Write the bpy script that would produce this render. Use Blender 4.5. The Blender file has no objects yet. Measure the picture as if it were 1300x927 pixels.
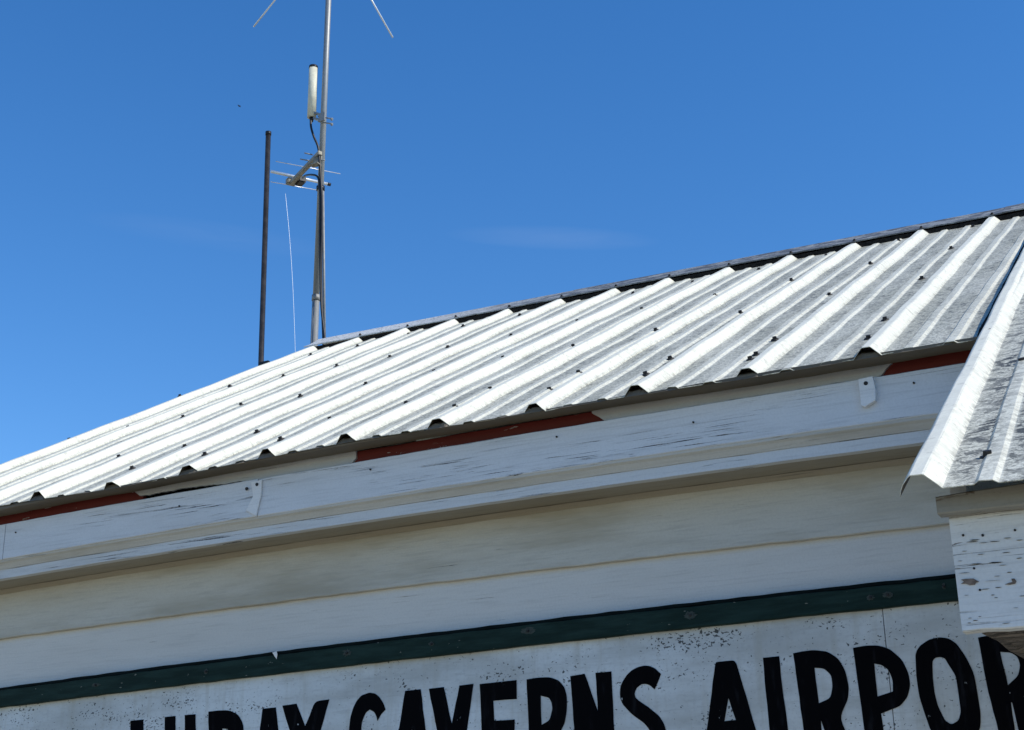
import bpy, bmesh, math, random
from mathutils import Vector, Matrix
random.seed(7)
sc = bpy.context.scene
COL = sc.collection
R = math.radians

# ------------------------------------------------------------------ camera (solved from the rib spacing: 9 in = 0.2286 m)
CAM_R = Matrix(((0.8902238488825864, 0.4552662097272441, -0.015302848142190248),
                (0.16616363167079132, -0.2932691101097347, 0.9414790898184717),
                (-0.42413576410230663, 0.8406699158028871, 0.3367238427455341)))   # rows: right, up, forward
CAM_P = Vector((2.8641895, -2.6019383, -0.9457809))
FPX = 1858.38
cd = bpy.data.cameras.new('camera'); cam = bpy.data.objects.new('camera', cd); COL.objects.link(cam)
m = Matrix((CAM_R[0], CAM_R[1], -CAM_R[2])).transposed().to_4x4(); m.translation = CAM_P
cam.matrix_world = m
cd.sensor_width = 36; cd.lens = FPX / 1300 * 36; cd.clip_start = 0.05; cd.clip_end = 6000
sc.camera = cam
GROUND = -2.55

def U(x, y, axis, v):
    """surveyed point: where the sight line of a photo point meets the plane axis = v"""
    d = CAM_R.transposed() @ Vector(((x - 650) / FPX, -(y - 463.5) / FPX, 1))
    return CAM_P + d * ((v - CAM_P[axis]) / d[axis])

def edge_line(a, b, Y, mid=None):
    """height along X of a long slightly sagging edge lying in the plane y = Y, from surveyed points"""
    p, q = U(*a, 1, Y), U(*b, 1, Y)
    k = (q.z - p.z) / (q.x - p.x)
    c = 0.
    if mid:
        for mp in mid:
            w = U(*mp, 1, Y); c += (w.z - p.z - k * (w.x - p.x)) / ((w.x - p.x) * (q.x - w.x)) / len(mid)
    def f(x):
        xx = min(max(x, p.x - .6), q.x + .25)
        return p.z + k * (x - p.x) + c * (xx - p.x) * (q.x - xx)
    return f

# ------------------------------------------------------------------ materials
class NT:
    def __init__(s, name):
        s.m = bpy.data.materials.new(name); s.m.use_nodes = True
        s.t = s.m.node_tree; s.b = s.t.nodes['Principled BSDF']
    def n(s, typ, ins=None, **kw):
        nd = s.t.nodes.new(typ)
        for k, v in kw.items(): setattr(nd, k, v)
        for k, v in (ins or {}).items():
            if isinstance(v, bpy.types.NodeSocket): s.t.links.new(v, nd.inputs[k])
            else: nd.inputs[k].default_value = v
        return nd
    def link(s, a, b): s.t.links.new(a, b)
    def coords(s, scale, loc=(0, 0, 0), rot=(0, 0, 0)):
        tc = s.n('ShaderNodeTexCoord')
        return s.n('ShaderNodeMapping', {'Vector': tc.outputs['Object'], 'Scale': scale, 'Location': loc, 'Rotation': rot}).outputs[0]
    def noise(s, vec, scale=1, detail=4, rough=.55, dist=0):
        return s.n('ShaderNodeTexNoise', {'Vector': vec, 'Scale': scale, 'Detail': detail, 'Roughness': rough, 'Distortion': dist}).outputs[0]
    def ramp(s, fac, lo, hi, a=0., b=1.):
        return s.n('ShaderNodeMapRange', {'Value': fac, 'From Min': lo, 'From Max': hi, 'To Min': a, 'To Max': b}, interpolation_type='SMOOTHSTEP').outputs[0]
    def math(s, op, a, b=0.):
        return s.n('ShaderNodeMath', {0: a, 1: b}, operation=op, use_clamp=False).outputs[0]
    def mix(s, fac, a, b):
        nd = s.n('ShaderNodeMix', data_type='RGBA')
        for sock, v in ((nd.inputs[0], fac), (nd.inputs[6], a), (nd.inputs[7], b)):
            if isinstance(v, bpy.types.NodeSocket): s.t.links.new(v, sock)
            else: sock.default_value = v if isinstance(v, float) else (*v, 1) if len(v) == 3 else v
        return nd.outputs[2]
    def bump(s, h, strength, dist):
        nd = s.n('ShaderNodeBump', {'Height': h, 'Strength': strength, 'Distance': dist})
        s.t.links.new(nd.outputs[0], s.b.inputs['Normal'])
    def col(s, c):
        if isinstance(c, bpy.types.NodeSocket): s.t.links.new(c, s.b.inputs['Base Color'])
        else: s.b.inputs['Base Color'].default_value = (*c, 1)
    def set(s, **kw):
        for k, v in kw.items(): s.b.inputs[k.replace('_', ' ')].default_value = v

def plain(name, c, rough=.5, metal=0., var=.25, scale=40, bump=.0, spec=.4):
    t = NT(name)
    f = t.noise(t.coords((1, 1, 1)), scale, 5)
    t.col(t.mix(t.ramp(f, .3, .7), tuple(x * (1 - var) for x in c), tuple(min(.9, x * (1 + var)) for x in c)))
    t.set(Roughness=rough, Metallic=metal, Specular_IOR_Level=spec)
    if bump: t.bump(f, bump, .002)
    return t.m

def painted_wood(name, base=(.66, .68, .70), dirt=(.30, .26, .19), crack=.5, peel=0., stain=0.3, seed=0, under=(.13, .10, .075), grain=1., zlo=.50, craze=0., rough_dist=.0015, grain_amt=.30):
    """old white paint: grime, hairline cracks along the grain, flaked spots down to bare wood"""
    t = NT(name)
    v = t.coords((1, 1, 1), (seed, seed * .37, seed * .71))
    big = t.noise(t.coords((1.6, 3, 9), (seed, 0, seed)), 1.3, 5, .6)
    c = t.mix(t.math('MULTIPLY', t.ramp(big, .42, .75), stain), base, dirt)
    fine = t.noise(v, 220, 3)
    c = t.mix(t.ramp(fine, .35, .8, 0, .28), c, tuple(x * .72 for x in base))
    gr = t.noise(t.coords((7 * grain, 60, 190), (seed, 0, seed * 2)), 1, 6, .6, .4)
    c = t.mix(t.ramp(gr, .48, .70, 0, grain_amt), c, tuple(x * .55 for x in base))
    # cracks: thin dark slivers stretched along the board
    cr = t.noise(t.coords((5.5, 40, 330), (seed * 3, 0, seed)), 1, 5, .6, .7)
    zone = t.noise(t.coords((2.2, 3, 14), (seed * 5, 0, 0)), 1, 3)
    cm = t.math('MULTIPLY', t.ramp(cr, .66 - .10 * crack, .71 - .10 * crack), t.ramp(zone, zlo, zlo + .12))
    c = t.mix(t.math('MULTIPLY', cm, t.ramp(fine, .25, .6, .55, 1.)), c, (.04, .038, .036))
    h = t.math('SUBTRACT', t.math('MULTIPLY', gr, .25), cm)
    if peel:
        pn = t.noise(t.coords((26, 40, 95), (seed, 3, seed)), 1, 5, .62, .5)
        pz = t.noise(t.coords((4, 4, 9), (seed * 2, 3, 1)), 1, 2)
        pm = t.math('MULTIPLY', t.ramp(pn, .66 - .06 * peel, .68 - .06 * peel), t.ramp(pz, .5, .56))
        c = t.mix(pm, c, under); h = t.math('SUBTRACT', h, pm)
    if craze:
        vo = t.n('ShaderNodeTexVoronoi', {'Vector': t.n('ShaderNodeVectorMath', {0: t.coords((38, 1, 75)), 1: t.n('ShaderNodeTexNoise', {'Vector': t.coords((30, 1, 60)), 'Scale': 1., 'Detail': 3.}).outputs[1]}, operation='ADD').outputs[0], 'Scale': 1.}, feature='DISTANCE_TO_EDGE').outputs[0]
        vm = t.math('MULTIPLY', t.ramp(vo, .035, .0), t.ramp(t.noise(t.coords((5, 1, 16), (seed, 0, 2)), 1, 4), .54, .66))
        c = t.mix(t.math('MULTIPLY', vm, craze), c, (.14, .14, .14)); h = t.math('SUBTRACT', h, vm)
    t.col(c); t.set(Roughness=.62, Specular_IOR_Level=.3)
    t.bump(h, .55, rough_dist)
    return t.m

def roof_paint(name, gain, sx=58, sy=74, base_grey=.75):
    """white painted sheet steel; mildew on the flats, washed clean on the ribs"""
    t = NT(name)
    at = t.n('ShaderNodeAttribute', attribute_name='grime').outputs['Fac']
    s1 = t.noise(t.coords((sx, sy, 1)), 1, 6, .72, .5)
    s4 = t.noise(t.coords((sx * 2.6, sy * 2.2, 1), (4, 2, 0)), 1, 4, .7, .3)
    s2 = t.noise(t.coords((10, 4, 1)), 1, 5, .65)
    s3 = t.noise(t.coords((170, 200, 1)), 1, 5, .75)
    sh = t.ramp(s2, .32, .66, .35, 1.)
    tc = t.n('ShaderNodeTexCoord'); xx = t.n('ShaderNodeSeparateXYZ', {0: tc.outputs['Object']}).outputs[0]
    worse = t.ramp(xx, .0, 2.2, .78, 1.)                   # dirtier towards the right end of the roof
    g = t.math('MULTIPLY', at, worse)
    base = t.mix(t.math('MULTIPLY', g, t.math('MULTIPLY', sh, base_grey)), (.80, .78, .655), (.41, .40, .295))
    base = t.mix(t.math('MULTIPLY', g, t.ramp(s3, .44, .60, 0, .70)), base, (.155, .142, .105))
    m1 = t.ramp(s1, .56 - .04 * gain, .62 - .04 * gain); m2 = t.ramp(s4, .56 - .02 * gain, .63 - .02 * gain)
    spots = t.math('MULTIPLY', t.math('MAXIMUM', m1, t.math('MULTIPLY', m2, .7)), t.math('MULTIPLY', g, sh))
    c = t.mix(t.math('MULTIPLY', spots, min(1., .80 * gain)), base, (.055, .053, .042))
    smear = t.ramp(t.noise(t.coords((62, 52, 1), (3, 1, 0)), 1, 6, .75), .53, .68, 0, .55)
    c = t.mix(t.math('MULTIPLY', smear, worse), c, (.38, .365, .30))
    t.col(c); t.set(Roughness=.5, Specular_IOR_Level=.3)
    t.bump(t.math('MULTIPLY', s1, .4), .15, .001)
    return t.m

M = {}
M['roof'] = roof_paint('roof_paint', 1.0)
M['porch_roof'] = roof_paint('porch_roof_paint', 1.6, 34, 44, .45)
M['under'] = plain('roof_underside', (.10, .085, .065), .7, 0, .3, 60)
M['fascia'] = painted_wood('fascia_paint', crack=.72, stain=.15, seed=1, zlo=.46)
M['fascia2'] = painted_wood('fascia_paint_b', crack=.8, stain=.2, seed=4)
M['trim'] = painted_wood('trim_paint', (.62, .63, .63), crack=.9, stain=.3, seed=2, zlo=.42)
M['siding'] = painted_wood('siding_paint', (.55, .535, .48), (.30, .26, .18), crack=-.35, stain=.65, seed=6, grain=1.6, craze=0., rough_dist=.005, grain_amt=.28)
M['siding2'] = painted_wood('siding_paint_b', (.63, .62, .59), crack=-.2, stain=.12, seed=9, grain=1.2, craze=0., rough_dist=.004, grain_amt=.24)
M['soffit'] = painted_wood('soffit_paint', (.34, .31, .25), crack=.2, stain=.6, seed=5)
M['bare'] = plain('bare_brown_wood', (.17, .13, .105), .85, 0, .35, 120)
M['crack_shade'] = plain('dark_crack_and_shade', (.020, .018, .016), .95, 0, .4, 150, spec=.03)  # near-black for the beam's paint cracks and for shade painted into gaps
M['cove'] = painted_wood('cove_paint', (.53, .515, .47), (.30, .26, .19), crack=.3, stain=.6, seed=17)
M['beam'] = painted_wood('beam_paint', (.70, .72, .73), crack=.75, peel=.3, stain=.12, seed=12, zlo=.40)
M['strip_white'] = painted_wood('strip_paint', (.62, .64, .66), crack=.1, stain=.35, seed=14)
M['deck'] = painted_wood('weathered_deck_edge', (.155, .13, .095), (.07, .06, .045), crack=-.1, stain=.7, seed=31)
M['red'] = painted_wood('red_paint', (.20, .028, .021), (.08, .022, .016), crack=.2, peel=.25, stain=.6, seed=15, under=(.45, .40, .36))
def green_mat():
    t = NT('green_paint')
    f = t.noise(t.coords((9, 1, 60)), 1, 5, .65)
    c = t.mix(t.ramp(f, .35, .7), (.0055, .019, .015), (.014, .036, .030))
    k = t.noise(t.coords((48, 1, 130), (2, 0, 7)), 1, 4, .6)
    c = t.mix(t.ramp(k, .695, .715), c, (.20, .20, .165))
    t.col(c); t.set(Roughness=.68, Specular_IOR_Level=.14); t.bump(f, .3, .001); return t.m
M['green'] = green_mat()
M['green_lip'] = plain('green_paint_dark', (.003, .007, .007), .7, 0, .3, 25, spec=.08)  # darker, duller green than the rail face
M['nail_patch'] = plain('weathered_patch', (.032, .042, .034), .7, 0, .4, 300)
M['dark_metal'] = plain('rusty_screw', (.020, .018, .017), .6, .2, .4, 200)
M['zinc'] = plain('galvanised_steel', (.27, .28, .28), .5, .4, .06, 60)
M['zinc_dull'] = plain('dull_galvanised_steel', (.28, .28, .27), .6, .35, .12, 40)
M['black'] = plain('black_plastic', (.012, .012, .014), .42, 0, .3, 60)
M['pole_brown'] = plain('dark_bronze_steel', (.045, .040, .037), .35, .35, .3, 30)
M['alu'] = plain('aluminium_rod', (.70, .72, .74), .35, .6, .1, 90)
M['boom'] = plain('weathered_boom', (.27, .25, .20), .6, .2, .35, 70)
M['radome'] = plain('cream_fibreglass', (.60, .58, .46), .55, 0, .12, 30)
M['white_wire'] = plain('white_wire', (.75, .80, .85), .4, .2, .05, 90)
M['clip'] = painted_wood('clip_paint', (.80, .80, .79), crack=.1, stain=.2, seed=21)
M['bird'] = plain('dark_feathers', (.03, .028, .027), .8, 0, .3, 100)

def ridge_mat():
    t = NT('ridge_cap_steel')
    f = t.noise(t.coords((14, 30, 30)), 1, 6, .65)
    g = t.noise(t.coords((90, 160, 160)), 1, 4, .6)
    tc = t.n('ShaderNodeTexCoord'); x = t.n('ShaderNodeSeparateXYZ', {0: tc.outputs['Object']}).outputs[0]
    c = t.mix(t.ramp(f, .42, .6), (.115, .115, .11), (.36, .36, .335))
    c = t.mix(t.math('MULTIPLY', t.ramp(x, .75, -.2), .85), c, (.80, .79, .74))
    c = t.mix(t.ramp(g, .52, .62, 0, .75), c, (.09, .09, .085))
    t.col(c); t.set(Roughness=.5, Metallic=.15)
    t.bump(f, .2, .002); return t.m
M['ridge'] = ridge_mat()

def sign_mat():
    """weathered white sign paint: mould specks in drifts, thin vertical panel joints"""
    t = NT('sign_paint')
    tc = t.n('ShaderNodeTexCoord'); xyz = t.n('ShaderNodeSeparateXYZ', {0: tc.outputs['Object']})
    X, Z = xyz.outputs[0], xyz.outputs[2]
    c = t.mix(t.ramp(t.noise(t.coords((3, 1, 9)), 1, 5, .6), .35, .7), (.66, .69, .69), (.46, .47, .45))
    c = t.mix(t.ramp(t.noise(t.coords((16, 1, 150), (2, 0, 1)), 1, 4, .6), .52, .75, 0, .40), c, (.36, .37, .36))
    c = t.mix(t.ramp(t.noise(t.coords((120, 1, 140), (5, 0, 1)), 1, 3), .5, .75, 0, .30), c, (.34, .35, .36))
    c = t.mix(t.ramp(t.noise(t.coords((42, 1, 3.5), (9, 0, 2)), 1, 5, .65), .48, .74, 0, .42), c, (.40, .385, .33))
    sp = t.noise(t.coords((150, 1, 210), (1, 0, 4)), 1, 2, .5, .5)
    zone = t.noise(t.coords((7, 1, 18), (.4, 0, 2.2)), 1, 3, .6)
    # the drift of black mould left of AIRPORT, under the rail
    p = U(885, 812, 1, .19)
    dx = t.math('DIVIDE', t.math('SUBTRACT', X, p.x), .14); dz = t.math('DIVIDE', t.math('SUBTRACT', Z, p.z), .030)
    drift = t.math('SUBTRACT', 1., t.math('ADD', t.math('MULTIPLY', dx, dx), t.math('MULTIPLY', dz, dz)))
    amt = t.math('MAXIMUM', t.ramp(zone, .46, .70, .12, .85), t.ramp(drift, 0., .8))
    thr = t.math('SUBTRACT', .735, t.math('MULTIPLY', amt, .165))
    spk = t.math('GREATER_THAN', sp, thr)
    c = t.mix(t.math('MULTIPLY', spk, .9), c, (.03, .032, .032))
    # rusty run-off line just below the green rail
    t.col(c); t.set(Roughness=.6, Specular_IOR_Level=.3)
    t.bump(t.noise(t.coords((60, 1, 200)), 1, 4), .15, .001)
    return t.m
M['sign'] = sign_mat()

def letter_mat():
    t = NT('black_sign_paint')
    s = t.noise(t.coords((70, 1, 14), (3, 0, 1)), 1, 4, .6)
    sp = t.noise(t.coords((55, 1, 40), (8, 0, 2)), 1, 5, .62)
    c = t.mix(t.ramp(s, .55, .8, 0, .5), (.0025, .0025, .0035), (.020, .0205, .024))
    c = t.mix(t.ramp(sp, .70, .72), c, (.42, .42, .40))
    t.col(c); t.set(Roughness=.8, Specular_IOR_Level=.04); return t.m
M['letter'] = letter_mat()

def rough_wood():
    t = NT('rough_dark_wood')
    f = t.noise(t.coords((24, 70, 70)), 1, 6, .7, 1.2)
    t.col(t.mix(t.ramp(f, .4, .65), (.035, .028, .022), (.24, .20, .165)))
    t.set(Roughness=.9); t.bump(f, .9, .008); return t.m
M['rough'] = rough_wood()

def ground_mat():
    t = NT('dry_gravel_ground')
    a = t.noise(t.coords((.3, .3, .3)), 1, 6, .6); b = t.noise(t.coords((30, 30, 30)), 1, 5, .7)
    c = t.mix(t.ramp(a, .4, .6), (.40, .33, .21), (.31, .27, .15))
    c = t.mix(t.ramp(b, .35, .7, 0, .6), c, (.47, .40, .29))
    t.col(c); t.set(Roughness=.95); t.bump(b, .5, .02); return t.m
M['ground'] = ground_mat()

# ------------------------------------------------------------------ object helpers
def link(o, parent=None):
    COL.objects.link(o)
    if parent: o.parent = parent
    return o
def mesh_obj(name, bm, mats, parent=None, smooth=False):
    me = bpy.data.meshes.new(name)
    bmesh.ops.recalc_face_normals(bm, faces=bm.faces)
    bm.to_mesh(me); bm.free()
    for mm in (mats if isinstance(mats, (list, tuple)) else [mats]): me.materials.append(mm)
    if smooth:
        for p in me.polygons: p.use_smooth = True
    return link(bpy.data.objects.new(name, me), parent)
def tag(o, label, cat=None, group=None, kind=None):
    if label: o['label'] = label
    if cat: o['category'] = cat
    if group: o['group'] = group
    if kind: o['kind'] = kind
    return o
def thing(name, label, cat, loc=(0, 0, 0), group=None):
    o = bpy.data.objects.new(name, None); o.empty_display_size = .1; o.location = (0, 0, 0)
    link(o); return tag(o, label, cat, group)

def board(name, xs, zb, zt, y0, th, mat, parent, jit=.0006, step=.035, bev=.0015, warp=.0008):
    """a plank along X: front at y0, thickness th; zb, zt give the bottom and top edge; slightly uneven edges"""
    x0, x1 = xs; n = max(2, int((x1 - x0) / step))
    bm = bmesh.new(); rows = []
    w = 0.
    for i in range(n + 1):
        x = x0 + (x1 - x0) * i / n
        w = w * .85 + random.uniform(-1, 1) * warp * .4
        jb, jt = random.uniform(-jit, jit), random.uniform(-jit, jit)
        b, t = zb(x) + jb, zt(x) + jt
        y = y0 + w
        rows.append([bm.verts.new(v) for v in ((x, y, b + bev), (x, y, t - bev), (x, y + bev, t), (x, y0 + th, t), (x, y0 + th, b), (x, y + bev, b))])
    for r, s in zip(rows, rows[1:]):
        for k in range(6): bm.faces.new((r[k], r[(k + 1) % 6], s[(k + 1) % 6], s[k]))
    bm.faces.new(rows[0]); bm.faces.new(rows[-1][::-1])
    return mesh_obj(name, bm, mat, parent)

def sweep_x(name, xs, prof, zline, mat, parent, step=.05, jit=.0004):
    """profile (y, dz) closed loop swept along X following zline"""
    x0, x1 = xs; n = max(2, int((x1 - x0) / step)); bm = bmesh.new(); rows = []
    for i in range(n + 1):
        x = x0 + (x1 - x0) * i / n; j = random.uniform(-jit, jit)
        rows.append([bm.verts.new((x, y, zline(x) + dz + j)) for y, dz in prof])
    k = len(prof)
    for r, s in zip(rows, rows[1:]):
        for i in range(k): bm.faces.new((r[i], r[(i + 1) % k], s[(i + 1) % k], s[i]))
    bm.faces.new(rows[0]); bm.faces.new(rows[-1][::-1])
    return mesh_obj(name, bm, mat, parent)

def tube_bm(bm, pts, r, seg=14, cap=True):
    pts = [Vector(p) for p in pts]; rs = r if isinstance(r, (list, tuple)) else [r] * len(pts)
    rings = []; up = None
    for i, p in enumerate(pts):
        d = (pts[min(i + 1, len(pts) - 1)] - pts[max(i - 1, 0)]).normalized()
        if up is None: up = Vector((0, 0, 1)) if abs(d.z) < .9 else Vector((1, 0, 0))
        a = d.cross(up).normalized(); b = d.cross(a); up = -b if False else up
        rings.append([bm.verts.new(p + (a * math.cos(2 * math.pi * k / seg) + b * math.sin(2 * math.pi * k / seg)) * rs[i]) for k in range(seg)])
    for q, s in zip(rings, rings[1:]):
        for k in range(seg): bm.faces.new((q[k], q[(k + 1) % seg], s[(k + 1) % seg], s[k]))
    if cap: bm.faces.new(rings[0][::-1]); bm.faces.new(rings[-1])
def tube(name, pts, r, mat, parent=None, seg=14):
    bm = bmesh.new(); tube_bm(bm, pts, r, seg)
    o = mesh_obj(name, bm, mat, parent)
    for p in o.data.polygons: p.use_smooth = len(p.vertices) == 4
    return o
def box_bm(bm, c, ax, half):
    """oriented box: centre, three axes, three half sizes"""
    c = Vector(c); vs = []
    for i in (-1, 1):
        for j in (-1, 1):
            for k in (-1, 1): vs.append(bm.verts.new(c + ax[0] * half[0] * i + ax[1] * half[1] * j + ax[2] * half[2] * k))
    for f in ((0, 1, 3, 2), (4, 6, 7, 5), (0, 4, 5, 1), (2, 3, 7, 6), (0, 2, 6, 4), (1, 5, 7, 3)): bm.faces.new([vs[i] for i in f])
AX = (Vector((1, 0, 0)), Vector((0, 1, 0)), Vector((0, 0, 1)))
def smooth_path(pts, n=8):
    pts = [Vector(p) for p in pts]; out = []
    for i in range(len(pts) - 1):
        p0, p1, p2, p3 = pts[max(i - 1, 0)], pts[i], pts[i + 1], pts[min(i + 2, len(pts) - 1)]
        for k in range(n):
            t = k / n
            out.append(.5 * ((2 * p1) + (p2 - p0) * t + (2 * p0 - 5 * p1 + 4 * p2 - p3) * t * t + (3 * p1 - p0 - 3 * p2 + p3) * t ** 3))
    out.append(pts[-1]); return out

# ------------------------------------------------------------------ ground
bm = bmesh.new(); S = 2500
bm.faces.new([bm.verts.new(v) for v in ((-S, -S, GROUND), (S, -S, GROUND), (S, S, GROUND), (-S, S, GROUND))])
g = mesh_obj('ground', bm, M['ground']); tag(g, 'dry gravel and grass ground around the building', None, None, 'structure')

# ------------------------------------------------------------------ the building
XL, XR, YW, YB = -.36, 4.9, .205, 4.3           # wall ends, front wall plane, back wall plane
bld = thing('airport_building', 'white wooden airport building with a ribbed white metal roof and a porch on the right', 'building')
bld.location = (0, 0, 0)

# --- roof sheets
RIB_X = [-.448, -.227, .0005, .224, .464, .690, .917, 1.1325, 1.365, 1.597, 1.8265, 2.059, 2.2955, 2.524]
EAVE_Z = {-.5: -.004, .228: -.006, .464: -.009, .691: -.004, .917: .003, 1.141: .007, 1.368: .004, 1.596: .003, 1.823: .002, 2.056: -.002, 2.293: -.002, 5.: -.002}
def lerp_table(tb, x):
    ks = sorted(tb)
    if x <= ks[0]: return tb[ks[0]]
    for a, b in zip(ks, ks[1:]):
        if x <= b: return tb[a] + (tb[b] - tb[a]) * (x - a) / (b - a)
    return tb[ks[-1]]
YRG = 2.112
def ridge_z(x): return 1.151 + max(0, 2.298 - x) * .0140
def crown_z(x, y):
    """height of the rib crowns on the front roof slope"""
    e, r = lerp_table(EAVE_Z, x) + .002, ridge_z(x)
    return e + (r - e) * y / YRG
TH = math.atan2(1.16, YRG); RN = Vector((0, -math.sin(TH), math.cos(TH))); RS = Vector((0, math.cos(TH), math.sin(TH)))
RIBH = .019
def rib_profile(ribs, x0, x1, first_lip=False):
    """(x, height below crown level, grime)"""
    P = []
    for i, c in enumerate(ribs):
        if i == 0:
            if first_lip: P += [(c - .0225, -.0235, .2), (c - .0205, -.0165, .2)]
            else: P += [(x0, -RIBH, .8), (c - .0265, -RIBH, .6)]
        P += [(c - .0265 if not (first_lip and i == 0) else c - .0170, -RIBH if not (first_lip and i == 0) else -.0095, .5)]
        P += [(c - .0095, -.001, .18), (c - .007, 0, .10), (c + .007, 0, .08), (c + .0095, -.001, .16), (c + .0200, -.012, .16), (c + .0265, -RIBH, .55), (c + .030, -RIBH, .9)] if i % 4 != 1 else [(c - .0095, -.001, .18), (c - .007, 0, .10), (c + .007, 0, .08), (c + .0095, -.001, .16), (c + .0200, -.012, .16), (c + .0258, -RIBH + .0022, .5), (c + .0268, -RIBH, .8), (c + .030, -RIBH, .9)]
        nx = ribs[i + 1] if i + 1 < len(ribs) else c + .2286
        w = nx - c
        for f in (1 / 3, 2 / 3):
            q = c + w * f
            P += [(q - .014, -RIBH, 1.), (q - .0085, -RIBH + .0038, .55), (q + .0075, -RIBH + .0038, .35), (q + .0135, -RIBH, .35), (q + .018, -RIBH, 1.)]
        P += [(nx - .033, -RIBH, 1.)]
    P = [p for p in P if p[0] <= x1]
    P.append((x1, -RIBH, 1.))
    out = []
    for p in P:
        if not out or p[0] > out[-1][0] + 1e-5: out.append(p)
    return out
def roof_sheet(name, prof, y0, y1, lift, mat, parent, ny=30, skew=0.):
    bm = bmesh.new(); lay = bm.verts.layers.float.new('grime')
    top, bot = [], []
    for j in range(ny + 1):
        y = y0 + (y1 - y0) * j / ny; a, b = [], []
        for i, (x, h, gr) in enumerate(prof):
            wav = .0018 * math.sin(x * 9 + y * 5.1) * math.sin(y * 11 + x * 3) + .0004 * math.sin(y * 31 + i)
            e = (math.sin(x * 37.7) * .003 + math.sin(x * 91) * .002 + random.uniform(-.001, .001)) if j == 0 else 0
            p = Vector((x - skew * y, y + e, crown_z(x, y + e))) + RN * (h + lift + wav)
            v = bm.verts.new(p); v[lay] = gr; a.append(v)
            u = bm.verts.new(p - RN * .0012); u[lay] = gr; b.append(u)
        top.append(a); bot.append(b)
    n = len(prof)
    for j in range(ny):
        for i in range(n - 1):
            bm.faces.new((top[j][i], top[j][i + 1], top[j + 1][i + 1], top[j + 1][i])).material_index = 1 if (skew and i == 0) else 0
            bm.faces.new((bot[j][i], bot[j + 1][i], bot[j + 1][i + 1], bot[j][i + 1])).material_index = 1
        bm.faces.new((top[j][0], top[j + 1][0], bot[j + 1][0], bot[j][0])); bm.faces.new((top[j][-1], bot[j][-1], bot[j + 1][-1], top[j + 1][-1]))
    for i in range(n - 1):
        bm.faces.new((top[0][i], bot[0][i], bot[0][i + 1], top[0][i + 1])); bm.faces.new((top[-1][i], top[-1][i + 1], bot[-1][i + 1], bot[-1][i]))
    return mesh_obj(name, bm, [mat, M['under']], parent)
YRIDGE = 2.25
main_roof = roof_sheet('roof', rib_profile(RIB_X, -.476, 2.60), 0., YRG + .004, 0., M['roof'], bld)
porch_ribs = [2.524 + .2286 * k for k in range(11)]
PY0 = -.940
porch_roof = roof_sheet('porch_roof', rib_profile(porch_ribs, 0, XR + .12, True), PY0, YRG + .004, .0060, M['porch_roof'], bld, ny=44, skew=.020)
tag(porch_roof, 'longer porch section of the white ribbed roof, streaked with dark mildew')

# back slope: plain sheet going down behind the ridge
bm = bmesh.new()
zb = 1.16 + .55 * .15
for x0, x1 in ((-.476, XR + .12),):
    vs = []
    for x in (x0, x1):
        for y, z in ((YRIDGE + .02, ridge_z(x) + .048), (4.55, ridge_z(x) + .048 - (4.55 - YRIDGE) * .55), (4.55, ridge_z(x) + .044 - (4.55 - YRIDGE) * .55 - .004), (YRIDGE + .02, ridge_z(x) + .040)):
            vs.append(bm.verts.new((x, y, z)))
    for k in range(4): bm.faces.new((vs[k], vs[(k + 1) % 4], vs[4 + (k + 1) % 4], vs[4 + k]))
    bm.faces.new(vs[:4][::-1]); bm.faces.new(vs[4:])
lay = bm.verts.layers.float.new('grime')
for v in bm.verts: v[lay] = .7
mesh_obj('back_roof', bm, M['roof'], bld)

# ridge cap: bent flashing riding on the rib crowns, in lapped lengths
def cap_len(x0, x1, lift):
    bm = bmesh.new(); n = max(3, int((x1 - x0) / .057)); rows = []
    for i in range(n + 1):
        x = x0 + (x1 - x0) * i / n
        e = .004 * math.sin(x * 27.5) + random.uniform(-.0012, .0012)
        pk = crown_z(x, YRIDGE) + .0015 + lift
        ylo = YRG + .020 + random.uniform(-.003, .003)
        zlo = crown_z(x, ylo) + .003 + lift + max(0, e) * .4
        pts = [(x, ylo + .001, zlo - .0045), (x, ylo, zlo), (x, YRIDGE - .05, crown_z(x, YRIDGE - .05) + .0035 + lift + e * .4), (x, YRIDGE - .012, pk + .003), (x, YRIDGE + .012, pk + .003), (x, YRIDGE + .16, pk - .085),
               (x, YRIDGE + .16, pk - .087), (x, YRIDGE + .012, pk + .001), (x, YRIDGE - .012, pk + .001), (x, ylo + .003, zlo - .0025)]
        rows.append([bm.verts.new(p) for p in pts])
    k = len(rows[0])
    for r, s in zip(rows, rows[1:]):
        for i in range(k): bm.faces.new((r[i], r[(i + 1) % k], s[(i + 1) % k], s[i]))
    bm.faces.new(rows[0]); bm.faces.new(rows[-1][::-1])
    return bm
cap = None
for x0, x1, l in ((-.50, .72, .0), (.70, 2.35, .0015), (2.33, XR + .14, .003)):
    mesh_obj('ridge_cap', cap_len(x0, x1, l), M['ridge'], bld)

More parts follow.
